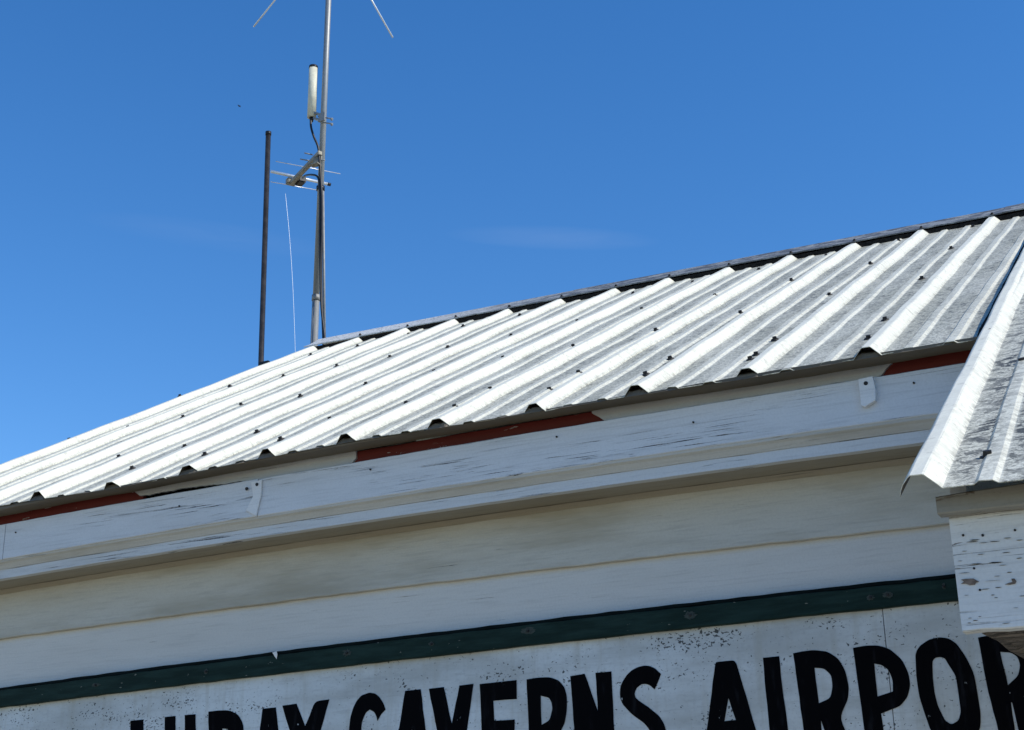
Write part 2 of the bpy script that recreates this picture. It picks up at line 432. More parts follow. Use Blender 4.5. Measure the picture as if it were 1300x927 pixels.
# near-black strips: shade painted into the ridge cap gaps and under the porch lap
sweep_x('ridge_gap_shade', (-.45, XR + .1), [(YRG + .010, -.050), (YRG + .010, -.0045), (YRG + .035, -.0045), (YRG + .035, -.050)], lambda x: crown_z(x, YRG + .010), M['crack_shade'], bld)
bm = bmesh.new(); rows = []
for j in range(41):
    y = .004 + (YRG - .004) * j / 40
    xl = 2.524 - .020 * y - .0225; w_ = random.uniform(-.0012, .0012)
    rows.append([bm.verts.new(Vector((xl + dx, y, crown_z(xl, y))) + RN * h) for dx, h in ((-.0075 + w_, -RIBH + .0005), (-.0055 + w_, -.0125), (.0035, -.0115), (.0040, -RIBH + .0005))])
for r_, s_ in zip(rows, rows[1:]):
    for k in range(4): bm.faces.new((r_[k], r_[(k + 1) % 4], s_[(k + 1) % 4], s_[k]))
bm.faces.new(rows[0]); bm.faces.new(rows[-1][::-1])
mesh_obj('lap_shade_strip', bm, M['crack_shade'], bld)

# screws of the roof sheets: hex head on a washer
def screw_mesh():
    bm = bmesh.new()
    bmesh.ops.create_cone(bm, cap_ends=True, segments=12, radius1=.0100, radius2=.0080, depth=.003, matrix=Matrix.Translation((0, 0, .0015)))
    bmesh.ops.create_cone(bm, cap_ends=True, segments=6, radius1=.0052, radius2=.0048, depth=.0055, matrix=Matrix.Translation((0, 0, .0057)))
    me = bpy.data.meshes.new('screw'); bm.to_mesh(me); bm.free(); me.materials.append(M['dark_metal']); return me
SM = screw_mesh()
def screw_at(p, parent, tilt=0.08, sc_=1.):
    o = bpy.data.objects.new('screw', SM); link(o, parent)
    q = Vector((0, 0, 1)).rotation_difference((RN + Vector((random.uniform(-tilt, tilt), random.uniform(-tilt, tilt), 0))).normalized())
    o.location = p; o.rotation_mode = 'QUATERNION'; o.rotation_quaternion = q; o.scale = (sc_,) * 3
    return o
def on_roof(x, y, lift=0.):
    """where the sight line meets the flats of the roof"""
    d = CAM_R.transposed() @ Vector(((x - 650) / FPX, -(y - 463.5) / FPX, 1))
    P = CAM_P; t = (P.y + 0) * 0 + 1.5
    f = lambda t: (P + d * t).z - (crown_z((P + d * t).x, (P + d * t).y) - RIBH / math.cos(TH) + lift)
    a, b = .5, 12.
    fa = f(a)
    for _ in range(60):
        mth = (a + b) / 2
        if (f(mth) > 0) == (fa > 0): a = mth
        else: b = mth
    return P + d * a
SCREWS = [(88, 559), (228.5, 503.4), (71, 598), (162.7, 543.6), (232.6, 530), (291.8, 491), (151.3, 581), (306, 514.5), (360, 478), (394.6, 451), (168, 595.5), (234.7, 567.8), (381.4, 503.4),
          (260.3, 578), (326.4, 549.5), (356.5, 558.5), (427.7, 465), (495, 453.7), (568.6, 441.5), (660, 400.7), (649, 426.7), (733, 408.7), (464.7, 488.3), (551.3, 472.7), (638.8, 455.4), (727.8, 440.5),
          (832.7, 420), (419, 533.3), (516, 513.2), (622.6, 495.2), (734.7, 474.4), (577.6, 517.7), (697.7, 496), (819.9, 476.2), (588, 414.5), (519, 425), (454, 440), (815, 393.5), (879.6, 359), (963.5, 343), (907.7, 376), (1049, 325.8),
          (1004.6, 356.5), (940, 398), (1141, 306.5), (1105, 335.4), (1053, 375.4), (983.8, 432), (851, 456.5), (1235, 288.5), (1207.7, 316), (1170.4, 354.6), (1123.8, 407), (1102.7, 430.8), (952.7, 457), (960, 451.5), (804, 373)]
for q in SCREWS:
    screw_at(on_roof(*q), main_roof)
for q in ((1272.6, 381), (1254.5, 582), (1298.5, 462), (1298.5, 333)):
    p = on_roof(*q, .004); screw_at(p, porch_roof, .15, 1.15)
for x in RIB_X[1:] + porch_ribs[1:3]:                     # along the lower edge of the ridge cap, on the crowns
    screw_at(Vector((x, YRG + .030, crown_z(x, YRG + .030) + .005)), bld.children[[c.name for c in bld.children].index('ridge_cap')], .08, .8)
# the bent nail standing out of the lap of the porch sheet
p = on_roof(1246, 426, .018)
nb = tube('nail', [p + Vector((-.010, -.004, -.012)), p + Vector((.004, -.002, .004)), p + Vector((.017, .0, .009))], [.0022, .0022, .0020], M['dark_metal'], porch_roof, 8)
nb.data.name = 'nail'

# --- eaves of the main roof: old strip under the sheet, fascia in three lengths, cove moulding, soffit
YF, YS, YT = .055, .078, .074
fz_t = edge_line((0, 666.3), (1227, 460), YF, [(400, 594), (850, 521)]); fz_b = edge_line((1.7, 710.5), (1192.8, 524.6), YF, [(400, 642.4), (850, 574.9)])
x_left = -.44
ux = lambda px, py, Y: U(px, py, 1, Y).x
strip_t = lambda x: fz_t(x) + .034
YD = .010
deck_b = edge_line((0, 653.4), (1233, 440.5), YD, [(400, 578), (753, 519.4), (1100, 461)])
board('roof_deck', (x_left, 2.60), lambda x: deck_b(x) + .0125 + max(0, x - 1.9) * .006, lambda x: crown_z(x, YD) - .0236, YD, .05, M['deck'], bld, jit=.0006)
# profiled closure strip between deck and sheet: fills the small ribs and the foot of the large ones
bm = bmesh.new(); rows = []
cp = rib_profile(RIB_X, -.476, 2.60); xs_ = sorted(set([p[0] for p in cp] + [c + d for c in RIB_X for d in (-.017, .017)]))
for x in xs_:
    hgt = -RIBH
    for (xa_, ha_, g_), (xb_, hb_, g2_) in zip(cp, cp[1:]):
        if xa_ <= x <= xb_: hgt = ha_ + (hb_ - ha_) * (x - xa_) / (xb_ - xa_); break
    hgt = min(hgt, -RIBH + .0085 + random.uniform(-.0012, .0012)) - .0016
    q0 = Vector((x, .006, crown_z(x, .006))) + RN * hgt; q1 = Vector((x, .040, crown_z(x, .040))) + RN * (hgt - .0004)
    zb_0 = crown_z(x, YD) - .0245
    rows.append([bm.verts.new(v) for v in ((x, .0075 + random.uniform(-.0008, .0008), zb_0), tuple(q0), tuple(q1), (x, .040, zb_0))])
for r_, s_ in zip(rows, rows[1:]):
    for k in range(4): bm.faces.new((r_[k], r_[(k + 1) % 4], s_[(k + 1) % 4], s_[k]))
bm.faces.new(rows[0]); bm.faces.new(rows[-1][::-1])
mesh_obj('closure_strip', bm, M['deck'], bld)
XJ = [x_left, ux(5, 690, YF), ux(326.5, 640, YF), 2.62]
for i, mt in enumerate(('fascia2', 'fascia2', 'fascia')):
    o = board('fascia_board', (XJ[i] + (.0012 if i else 0), XJ[i + 1] - .0012), fz_b, fz_t, YF + (.0, .0, .0015)[i], .021, M[mt], bld, jit=.0005)
for q in ((19.8, 676), (227.5, 642.5), (706.5, 554.5), (470, 596), (880, 536), (1160, 486)):
    p = U(*q, 1, YF - .0012); bm = bmesh.new()
    bmesh.ops.create_cone(bm, cap_ends=True, segments=10, radius1=.0022, radius2=.0017, depth=.003, matrix=Matrix.Translation(p) @ Matrix.Rotation(R(90), 4, 'X'))
    mesh_obj('nail', bm, M['dark_metal'], bld)
# white cover strips and the bare red stretches between them
def gap(lo): return lambda x: fz_t(x) + lo
segs = [('r', -40, 165), ('w', 167, 452), ('r', 438, 751), ('w', 751, 1131), ('r', 1131, 1250)]
YS2 = YS + .006
for kind, a, b in segs:
    xa, xb = max(x_left, ux(a, 640 - a * .17, YS)), ux(b, 640 - b * .17, YS)
    if b == 1250: xb = 2.62
    if kind == 'r':
        n_ = board('eave_strip', (xa - .04 if a > 0 else xa, min(2.62, xb + .04)), lambda x: fz_t(x) + .0065 + .0015 * math.sin(x * 8.1 + 1), strip_t, YS2, .012, M['red'], bld, jit=.0008)
        tag(n_, 'bare stretch of eave strip in flaking dull red paint')
    else:
        x_mid = (xa + xb) / 2
        if a == 167: zb_ = lambda x: fz_t(x) + .0165 + .0012 * math.sin(x * 11) - max(0, (x - .60)) * .05 - max(0, .42 - x) * .012
        else: zb_ = lambda x: fz_t(x) + .0045 + .002 * math.sin(x * 7.3) + max(0, x - 2.0) * .012
        ph = random.uniform(0, 6)
        torn = lambda x, xa=xa, xb=xb, ph=ph: max(0, xa + .030 - x) * .75 + max(0, x - (xb - .024)) * 1.1 + .0013 * math.sin(x * 61 + ph) * math.sin(x * 23)
        n_ = board('eave_strip', (xa, xb), lambda x, f=zb_, t_=torn: min(f(x) + t_(x), strip_t(x) - .003), strip_t, YS, .006, M['strip_white'], bld, jit=.0009, step=.007, bev=.0008)
# backing timber behind the strips, coloured near-black as the shade in their gaps
board('rafter_plate', (x_left, 2.62), lambda x: fz_t(x) - .03, lambda x: strip_t(x) - .003, YS + .020, .04, M['crack_shade'], bld)
tz_b = edge_line((0, 735.3), (1174.4, 561.3), YT, [(400, 668.4), (850, 606.8)])
trim_h = lambda x: fz_b(x) - tz_b(x)
hh = trim_h(1.2)
prof = [(YT, 0), (YT, hh * .52), (YT + .02, hh * .52), (YT + .02, 0)]
sweep_x('trim_board', (x_left, 2.60), prof, tz_b, M['trim'], bld)
prof = [(YT - .0015, hh * .53), (YT - .003, hh * .60), (YT - .009, hh * .80), (YT - .0145, hh * .90), (YT - .016, hh + .004), (YT + .02, hh + .004), (YT + .02, hh * .53)]
sweep_x('cove_moulding', (x_left, 2.60), prof, tz_b, M['cove'], bld)
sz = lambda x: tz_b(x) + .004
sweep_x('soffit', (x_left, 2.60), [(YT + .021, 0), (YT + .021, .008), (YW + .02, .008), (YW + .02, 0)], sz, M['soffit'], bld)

# --- siding: top course laps over the one below
YS_A, YS_B = .188, .202
lap = edge_line((0, 811), (1202, 665), YS_A, [(640, 728.2), (940, 694.3)])
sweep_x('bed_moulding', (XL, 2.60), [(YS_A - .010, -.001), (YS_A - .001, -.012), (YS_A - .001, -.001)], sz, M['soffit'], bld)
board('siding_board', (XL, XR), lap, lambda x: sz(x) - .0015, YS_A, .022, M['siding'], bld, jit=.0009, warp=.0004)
board('siding_board', (XL, XR), lambda x: -.52, lambda x: lap(x) + .012, YS_B, .02, M['siding2'], bld, jit=.0005, warp=.0004)
for k in range(13):
    zt_, zb_ = -.52 - .16 * k, -.52 - .16 * (k + 1)
    if zb_ < GROUND: zb_ = GROUND
    board('siding_board', (XL, XR), lambda x, z=zb_: z, lambda x, z=zt_: z - .001, YS_B + .001, .02, M['siding2'], bld, step=.3)
# gable end walls and back wall (out of view): weatherboard sheets closed up to the roof
def wall_prism(name, pts, axis_from, axis_to, mat):
    bm = bmesh.new()
    a = [bm.verts.new((axis_from, y, z)) for y, z in pts]; b = [bm.verts.new((axis_to, y, z)) for y, z in pts]
    n = len(pts)
    for k in range(n): bm.faces.new((a[k], a[(k + 1) % n], b[(k + 1) % n], b[k]))
    bm.faces.new(a[::-1]); bm.faces.new(b)
    return mesh_obj(name, bm, mat, bld)
gp = [(YW + .03, GROUND), (YB, GROUND), (YB, .05), (YRIDGE, 1.10), (YW + .03, -.02)]
wall_prism('gable_wall', gp, XL + .002, XL + .1, M['siding2'])
wall_prism('gable_wall', gp, XR - .1, XR - .002, M['siding2'])
wall_prism('back_wall', [(YB - .1, GROUND), (YB - .002, GROUND), (YB - .002, .04), (YB - .1, .04)], XL + .11, XR - .11, M['siding2'])

# --- porch front: fascia under the sheet, boxed beam, rough underside
YPF, YPB = -.885, -.862
pf_t = edge_line((1190, 625.5), (1300, 609), YPF); pf_b = edge_line((1189, 652.5), (1300, 641.3), YPF)
pb_t = edge_line((1204, 659.5), (1300, 644.5), YPB); pb_b = edge_line((1228, 801), (1300, 796), YPB)
fx0 = ux(1188.5, 640, YPF); bx0 = ux(1206, 670, YPB); bx0b = ux(1228, 801, YPB)
print('porch', fx0, bx0, bx0b, pf_t(fx0), pf_b(fx0), pb_t(bx0), pb_b(bx0))
M['pfascia'] = painted_wood('weathered_porch_fascia', (.29, .285, .26), (.11, .10, .08), crack=.4, peel=.3, stain=.7, seed=41)
board('porch_fascia', (fx0, XR), pf_b, lambda x: pf_t(x) - .004, YPF, .022, M['pfascia'], bld, jit=.0008)
beam = board('porch_beam', (bx0, XR), pb_b, lambda x: pf_b(x) + .004, YPB, .022, M['beam'], bld, jit=.0012, step=.012)
# underside: sawn dark timbers a little above the front board's lower edge
bm = bmesh.new(); zt0 = pb_b(bx0) + .012
xa = bx0 + .004
nseg = 26
grid = []
for i in range(nseg + 1):
    row = []
    for j in range(14):
        x = xa + (XR - .1 - xa) * (i / nseg) ** 2; y = YPB + .023 + (YS_B - .004 - YPB - .023) * j / 13
        row.append(bm.verts.new((x + (.028 * j / 13 if i < 3 else 0), y, zt0 + random.uniform(-.004, .004))))
    grid.append(row)
for i in range(nseg):
    for j in range(13): bm.faces.new((grid[i][j], grid[i][j + 1], grid[i + 1][j + 1], grid[i + 1][j]))
r = bmesh.ops.extrude_face_region(bm, geom=bm.faces[:])
for v in [e for e in r['geom'] if isinstance(e, bmesh.types.BMVert)]: v.co.z += .02
mesh_obj('porch_underside', bm, M['rough'], bld)
# closed left cheek of the porch roof
cheek = [(YPB + .024, pb_b(bx0) + .010), (YS_B - .012, pb_b(bx0) + .010), (YS_B - .012, -.30), (.0, -.075), (YPB + .024, crown_z(2.5, YPB) - .035)]
wall_prism('porch_cheek', [(YPB + .024, zt0 + .026), (.185, zt0 + .026), (.185, .055), (YPB + .024, crown_z(2.5, YPB + .024) - .030)], bx0 + .001, bx0 + .02, M['beam'])
# posts of the porch, clear of the view to the right
for x in (3.9,):
    bm = bmesh.new(); box_bm(bm, (x, YPB + .07, (GROUND + pb_b(x)) / 2 + .002), AX, (.045, .045, (pb_b(x) - GROUND) / 2))
    mesh_obj('porch_post', bm, M['beam'], bld)
# nail heads in the porch beam
for q, rr in (((1222.6, 679.5), .0016), ((1247.5, 679.5), .0018), ((1288.5, 673), .0015), ((1236.5, 721.5), .0015), ((1244, 749), .0015)):
    p = U(*q, 1, YPB - .001)
    bm = bmesh.new(); bmesh.ops.create_cone(bm, cap_ends=True, segments=10, radius1=rr, radius2=rr * .8, depth=.002, matrix=Matrix.Translation(p) @ Matrix.Rotation(R(90), 4, 'X'))
    mesh_obj('nail', bm, M['dark_metal'], beam)

# places where the beam's paint has come away down to brown wood
def patch(outline, y, mat, parent, name='bare_patch', th=.0006):
    bm = bmesh.new(); f = bm.faces.new([bm.verts.new(U(*q, 1, y)) for q in outline])
    e = bmesh.ops.extrude_face_region(bm, geom=[f])
    for v in [v for v in e['geom'] if isinstance(v, bmesh.types.BMVert)]: v.co.y -= th
    return mesh_obj(name, bm, mat, parent)
YP_ = YPB - .0012
patch([(1220, 736), (1226, 735), (1236, 734.6), (1240, 737), (1243, 738.6), (1239, 740), (1238, 742.4), (1231, 743), (1226, 741), (1220, 741.4), (1224, 738.5)], YP_, M['bare'], beam)
patch([(1284, 735), (1288, 734.6), (1290.5, 738), (1289, 741), (1282, 742.6), (1276, 742), (1281, 740), (1285.5, 739)], YP_, M['bare'], beam)
SL = [(1226, 688.5, 16, 2.2), (1231, 686, 13, 1.6), (1243, 689.6, 12, 1.1), (1256, 688, 14, 1), (1274, 683.5, 10, 1), (1290, 686, 9, 1), (1231, 716.5, 16, 1.8), (1255, 714.8, 18, 1.6), (1216, 712.5, 6, 1), (1268, 718, 10, .9),
      (1217, 728, 14, 1.3), (1262, 731.8, 8, 1), (1278, 727, 7, 1.4), (1245, 748.4, 12, 1.2), (1263, 746.2, 9, 1.6), (1224, 756, 6, 1), (1258, 755.6, 5, 1.1), (1262, 759, 5, .9), (1228, 791, 5, 1.2), (1235, 788, 7, 1.4), (1272, 791.6, 11, 1), (1242, 783, 4, .9), (1229, 785, 5, .9),
      (1241, 704, 9, .9), (1272, 702, 11, 1), (1290, 709, 8, 1.1), (1221, 700, 7, .9), (1250, 738, 22, .6), (1294, 757, 8, 1), (1286, 772, 7, .9)]
for x, y, l, h in SL:
    k = -.075; h *= random.uniform(.45, .9)
    pts_ = [(x, y), (x + l * .3, y + k * l * .3 - h * random.uniform(.3, .6)), (x + l * .7, y + k * l * .7 - h * random.uniform(.2, .5)), (x + l, y + k * l), (x + l * .65, y + k * l * .65 + h * random.uniform(.3, .6)), (x + l * .25, y + k * l * .25 + h * random.uniform(.2, .5))]
    patch(pts_, YP_, M['crack_shade'], beam, 'paint_crack', .0004)

# ------------------------------------------------------------------ sign on the wall
YSG = .190
sign = thing('wall_sign', 'long white painted wall sign with black hand lettered airport name under a dark green rail', 'sign')
YRL = .176
st_t = edge_line((0, 872.5), (1212.5, 727.8), YRL, [(640, 791.2), (940, 757.7)]); st_b = edge_line((0, 897.8), (1219.4, 761.4), YRL, [(640, 821), (940, 791)])
lip_b = lambda x: st_t(x) - .0085
rail = board('rail', (XL + .02, 2.60), st_b, lip_b, YRL, .022, M['green'], sign, jit=.0008)
board('rail_lip', (XL + .02, 2.60), lambda x: lip_b(x) + .0006, st_t, YRL + .005, .016, M['green_lip'], rail, jit=.0009)
# board in two sheets with a joint
sgz_t = lambda x: st_b(x) + .010
jx0 = U(1117, 780, 1, YSG).x; jx1 = U(1139.6, 927, 1, YSG).x
xj = (jx0 + jx1) / 2
for a, b in ((XL + .02, xj - .0008), (xj + .0008, 3.3)):
    board('sign_board', (a, b), lambda x: st_b(x) - .32, sgz_t, YSG, .011, M['sign'], sign, jit=.0003, warp=.0001, bev=.0006)
# nails in the rail, each in a bare weathered patch
for q, w, h in (((121, 869.5), .014, .007), ((261, 852.5), .007, .010), ((440, 829), .012, .012), ((547.5, 817.5), .008, .007), ((670, 801), .022, .011), ((876, 781), .013, .012), ((1105, 758.5), .008, .008), ((1126.5, 755), .011, .010), ((1198, 744), .004, .009)):
    p = U(*q, 1, YRL - .0016); w *= 1.7; h *= 1.3
    bm = bmesh.new(); n = 22
    ph = random.uniform(0, 6)
    ring = [bm.verts.new((p.x + w * .5 * math.cos(2 * math.pi * k / n) * (1 + .3 * math.sin(3 * k + ph) + random.uniform(-.25, .25)), p.y + .0007, p.z + h * .5 * math.sin(2 * math.pi * k / n) * (1 + random.uniform(-.3, .3)))) for k in range(n)]
    f = bm.faces.new(ring); e = bmesh.ops.extrude_face_region(bm, geom=[f])
    for v in [v for v in e['geom'] if isinstance(v, bmesh.types.BMVert)]: v.co.y += .0006
    pt = mesh_obj('bare_patch', bm, M['nail_patch'], rail)
    bm = bmesh.new(); bmesh.ops.create_cone(bm, cap_ends=True, segments=10, radius1=.0032, radius2=.0026, depth=.005, matrix=Matrix.Translation(p) @ Matrix.Rotation(R(90), 4, 'X'))
    mesh_obj('nail', bm, M['dark_metal'], rail)
# a curl of old white paint stuck on the rail's upper edge
p = U(349, 832, 1, YRL - .002)
bm = bmesh.new()
vs = [bm.verts.new((p.x + a, p.y - c, p.z + b)) for a, b, c in ((-.007, .007, .001), (.006, .008, .003), (.008, .001, .002), (.005, -.009, .0), (.001, -.003, .002))]
f = bm.faces.new(vs); e = bmesh.ops.extrude_face_region(bm, geom=[f])
for v in [v for v in e['geom'] if isinstance(v, bmesh.types.BMVert)]: v.co.y += .001
mesh_obj('paint_flake', bm, M['clip'], rail)

# lettering: hand painted outlines on the board
BL = lambda x: 945 + (1205 - x) * .09
def down(x, y, sl=.10, lim=None):
    """follow a stroke to the base line"""
    b = lim or BL(x); return (x + (b - y) * sl, b)
L_ = {}
LET = [
 ('L', [[(166, 915.2), (182, 913.6), (183.5, 1012), (204, 1010), (206, 1033), (166, 1038)]]),
 ('U', [[(209.5, 910.6), (223, 909), (224, 1000), (229, 1011), (235, 1000), (234.9, 908), (248.5, 906.8), (250, 1005), (243, 1027), (229, 1034), (214, 1024), (210, 1005)]]),
 ('R', [[(264.9, 903.6), (278, 902.2), (290.8, 901.8), (302.3, 907), (308.8, 918.5), (310, 935), (307, 956), (301, 967), (315, 1025), (298, 1028), (287, 975), (283, 975), (284, 1028), (267, 1030)],
         [(282.5, 925), (289, 925.5), (293, 935), (292, 948), (283, 954)]]),
 ('A', [[(333.6, 900), (350.4, 898.2), (354, 930), (367, 1018), (349, 1021), (347, 1000), (335, 1002), (333, 1023), (314, 1026), (327, 945)], [(341, 945), (346, 982), (337, 983)]]),
 ('Y', [[(358.8, 896), (376.7, 893.5), (387.7, 922), (400.3, 890.4), (418.4, 888), (407, 928), (396, 962), (398, 1016), (380, 1018), (378, 962), (368, 927)]]),
 ('C', [[(443, 930), (445, 911), (448.8, 898.5), (453, 890), (459, 883), (469.6, 879.3), (476.5, 880.6), (482, 885.2), (487, 893), (489.7, 901), (484, 907), (479.5, 915.3), (478, 909), (475.3, 904), (469.6, 901), (465, 904.5), (462.5, 909.5), (459.4, 918), (458.3, 935), (460, 960), (464, 980), (471, 986), (479, 976), (482, 962), (492, 972), (488, 990), (480, 1004), (469, 1008), (456, 1002), (447, 982), (443.5, 958)]]),
 ('A', [[(514.7, 877.2), (534.3, 875.2), (540.5, 927), (553, 1000), (534, 1002), (532, 984), (516, 986), (514, 1004), (496, 1007), (506.5, 927)], [(523.5, 925), (529, 965), (519, 966)]]),
 ('V', [[(544.8, 874.6), (563.6, 872.4), (573.8, 919), (583.4, 870.5), (601.3, 868.3), (593, 927), (583, 996), (567, 998), (555, 927)]]),
 ('E', [[(609.2, 868.6), (656, 863.6), (656.3, 887.6), (626.5, 889.8), (627.7, 915.2), (653.5, 913.6), (653.6, 934), (628.5, 937), (630, 970), (658, 967), (658.5, 987), (613, 994), (611.6, 927)]]),
 ('R', [[(668.8, 862.7), (683, 860.4), (698, 859.8), (709.6, 864), (717, 873), (720, 885), (719.8, 902), (717, 918.5), (711.5, 929), (726, 982), (706, 985), (696, 940), (689.5, 941), (692, 986), (674, 989), (671.5, 927)],
         [(686.6, 883.4), (697, 885.8), (700.5, 892), (701.6, 900), (698, 914.6), (687.8, 920.4)]]),
 ('N', [[(724.2, 858.6), (742.4, 855.6), (759.2, 903), (756.2, 854.4), (776.3, 852.6), (780, 927), (782.5, 979), (765, 981), (748, 938), (750, 983), (731.5, 985), (729.5, 927)]]),
 ('S', [[(787.2, 880), (788, 871), (790.8, 865.2), (796, 857), (802.3, 851), (810, 847), (818.5, 845), (825, 845.6), (831.6, 848.6), (839.3, 855.8), (835.5, 866), (831.2, 875.4), (825.6, 870.4), (820.5, 868.4), (815, 868.6), (808.5, 873.2), (805.7, 880.6), (806.8, 885.6), (811, 889.6), (823, 897.7), (837, 909), (843, 918.5), (846.5, 930), (846, 946), (841, 962), (829, 972), (815, 973), (803, 967), (796, 957), (803, 942), (810, 949), (818, 952), (825, 946), (826.5, 936), (825, 927), (818.5, 918.5), (802.3, 907), (790.8, 894.4), (787.8, 887)]]),
 ('A', [[(908.3, 842.6), (910, 840.6), (930, 838.6), (932.6, 839.4), (935.2, 843), (944, 873), (960, 927), (968, 963), (946, 965), (941, 940), (914.5, 942), (911, 968), (891, 970), (897.4, 927)], [(925, 886), (934.4, 914.2), (919.8, 915.6)]]),
 ('I', [[(968.8, 835.3), (989.2, 833.2), (993, 870), (1000.6, 927), (1004, 960), (983, 962), (977.2, 927), (972.5, 880)]]),
 ('R', [[(1007, 829.6), (1018.5, 827.2), (1033, 825.4), (1051, 827.4), (1064.6, 836.5), (1073.3, 851.5), (1077.8, 872.3), (1076.7, 887.5), (1066.4, 910.6), (1083, 953), (1058, 956), (1042.2, 914), (1046, 957), (1025, 959), (1020.4, 927), (1013, 872)],
         [(1034.2, 848), (1046.2, 848.8), (1055.4, 857.3), (1057.2, 872.3), (1054.2, 886.6), (1039.7, 893)]]),
 ('P', [[(1083, 822.8), (1099.2, 819.7), (1115.4, 819.6), (1129.2, 823.8), (1145.4, 837.7), (1153.5, 855), (1155.9, 870), (1152.3, 885), (1143, 896.5), (1118.8, 906), (1121.8, 927), (1126, 951), (1102, 954), (1097.4, 927), (1090, 872)],
         [(1110, 842.8), (1118.8, 844.2), (1128, 850.4), (1133.4, 863), (1133.8, 878), (1114.2, 884.4)]]),
 ('O', [[(1162.3, 832), (1164, 826), (1168.5, 819.6), (1179.7, 812), (1191.8, 809.2), (1203.9, 810.4), (1214.2, 817), (1226.3, 834), (1236.7, 855.5), (1241, 880), (1245, 905), (1245, 922), (1240, 937), (1228, 946), (1212, 948), (1196, 943), (1182.5, 930), (1174, 906), (1167, 884), (1163.4, 858)],
         [(1183.9, 844), (1184.2, 839), (1187.5, 835.2), (1193.5, 834.2), (1199.5, 836), (1205.6, 846), (1213.4, 858), (1216.8, 880), (1220, 904), (1217, 915), (1208, 920), (1200, 915), (1191, 897), (1186.6, 880), (1184.4, 860)]]),
 ('R', [[(1241.6, 809.6), (1258, 806.5), (1280, 804), (1298, 808), (1310, 820), (1317, 840), (1315, 862), (1306, 880), (1300, 884), (1316, 936), (1296, 938), (1285, 892), (1283.5, 892), (1290, 939), (1271, 941), (1254.8, 879)],
         [(1269.8, 827.8), (1283.3, 828.6), (1291.9, 834), (1295.3, 844.3), (1292.7, 858), (1279.8, 870)]]),
 ('T', [[(1318, 800), (1382, 794), (1385, 818), (1363, 820.5), (1374, 930), (1352, 932), (1342, 822), (1320, 824)]]),
]
def round_poly(pts):
    """soften shallow corners, leave the brush's sharp ones"""
    out = []; n = len(pts); v = [Vector(p) for p in pts]
    for i in range(n):
        a, b, c = v[i - 1], v[i], v[(i + 1) % n]
        d1, d2 = (b - a), (c - b)
        ang = abs(d1.angle_signed(d2)) if d1.length > 1e-6 and d2.length > 1e-6 else 0
        if R(6) < ang < R(62):
            l = min(d1.length, d2.length) * .33
            p, q = b - d1.normalized() * l, b + d2.normalized() * l
            for t in (0, .34, .67, 1):
                out.append(p * (1 - t) ** 2 + b * 2 * t * (1 - t) + q * t * t)
        else: out.append(b)
    # brush wobble on long straight runs
    fin = []
    for i, a in enumerate(out):
        b = out[(i + 1) % len(out)]; fin.append(a); d = b - a
        if d.length > 22:
            k = int(d.length / 12); nrm = Vector((-d.y, d.x)).normalized()
            for j in range(1, k): fin.append(a + d * (j / k) + nrm * random.uniform(-.35, .35))
    return fin
def letter(ch, loops):
    cu = bpy.data.curves.new('letter', 'CURVE'); cu.dimensions = '2D'; cu.fill_mode = 'BOTH'; cu.extrude = .0003
    for lp in loops:
        w = [U(q.x, q.y, 1, YSG) for q in round_poly(lp)]
        s = cu.splines.new('POLY'); s.points.add(len(w) - 1); s.use_cyclic_u = True
        for pt, c in zip(s.points, w): pt.co = (c.x, c.z, 0, 1)
    tmp = bpy.data.objects.new('letter_curve', cu); COL.objects.link(tmp)
    bpy.context.view_layer.update()
    me = bpy.data.meshes.new_from_object(tmp.evaluated_get(bpy.context.evaluated_depsgraph_get()))
    bpy.data.objects.remove(tmp); bpy.data.curves.remove(cu)
    me.transform(Matrix.Rotation(R(90), 4, 'X')); me.transform(Matrix.Translation((0, YSG - .0009, 0)))
    me.materials.clear(); me.materials.append(M['letter']); me.name = 'letter'
    o = bpy.data.objects.new('letter', me); link(o, sign)
    tag(o, 'black hand painted capital letter ' + ch)
for ch, loops in LET: letter(ch, loops)

# ------------------------------------------------------------------ metal clips on the fascia
def clip(label, outline, screw, y, painted):
    t = thing('metal_clip', label, 'metal clip', group='metal clips on the fascia')
    bm = bmesh.new()
    w = [U(*q, 1, y) for q in outline]
    f = bm.faces.new([bm.verts.new(c) for c in w])
    e = bmesh.ops.extrude_face_region(bm, geom=[f])
    for v in [v for v in e['geom'] if isinstance(v, bmesh.types.BMVert)]: v.co.y += YF - y + .0005
    bmesh.ops.bevel(bm, geom=[e_ for e_ in bm.edges], offset=.0006, segments=1, affect='EDGES')
    mesh_obj('strap', bm, M['clip'], t)
    for s in screw:
        p = U(*s, 1, y - .001)
        bm = bmesh.new()
        bmesh.ops.create_cone(bm, cap_ends=True, segments=14, radius1=.0042, radius2=.0034, depth=.0025, matrix=Matrix.Translation(p) @ Matrix.Rotation(R(90), 4, 'X'))
        mesh_obj('screw', bm, M['dark_metal'], t)
    return t
t = clip('clean white metal clip with one dark screw near the right end of the fascia', [(1089.5, 481.5), (1107.5, 477.5), (1111.5, 495), (1111.2, 508), (1098, 516.5), (1093, 515)], [(1099, 486.5)], YF - .011, False)
t = clip('metal clip painted over in white across the joint near the left end of the fascia', [(318.5, 612), (332, 609), (331, 628), (324.6, 655), (312, 648), (321, 630)], [(313, 620.5), (326, 615)], YF - .004, True)

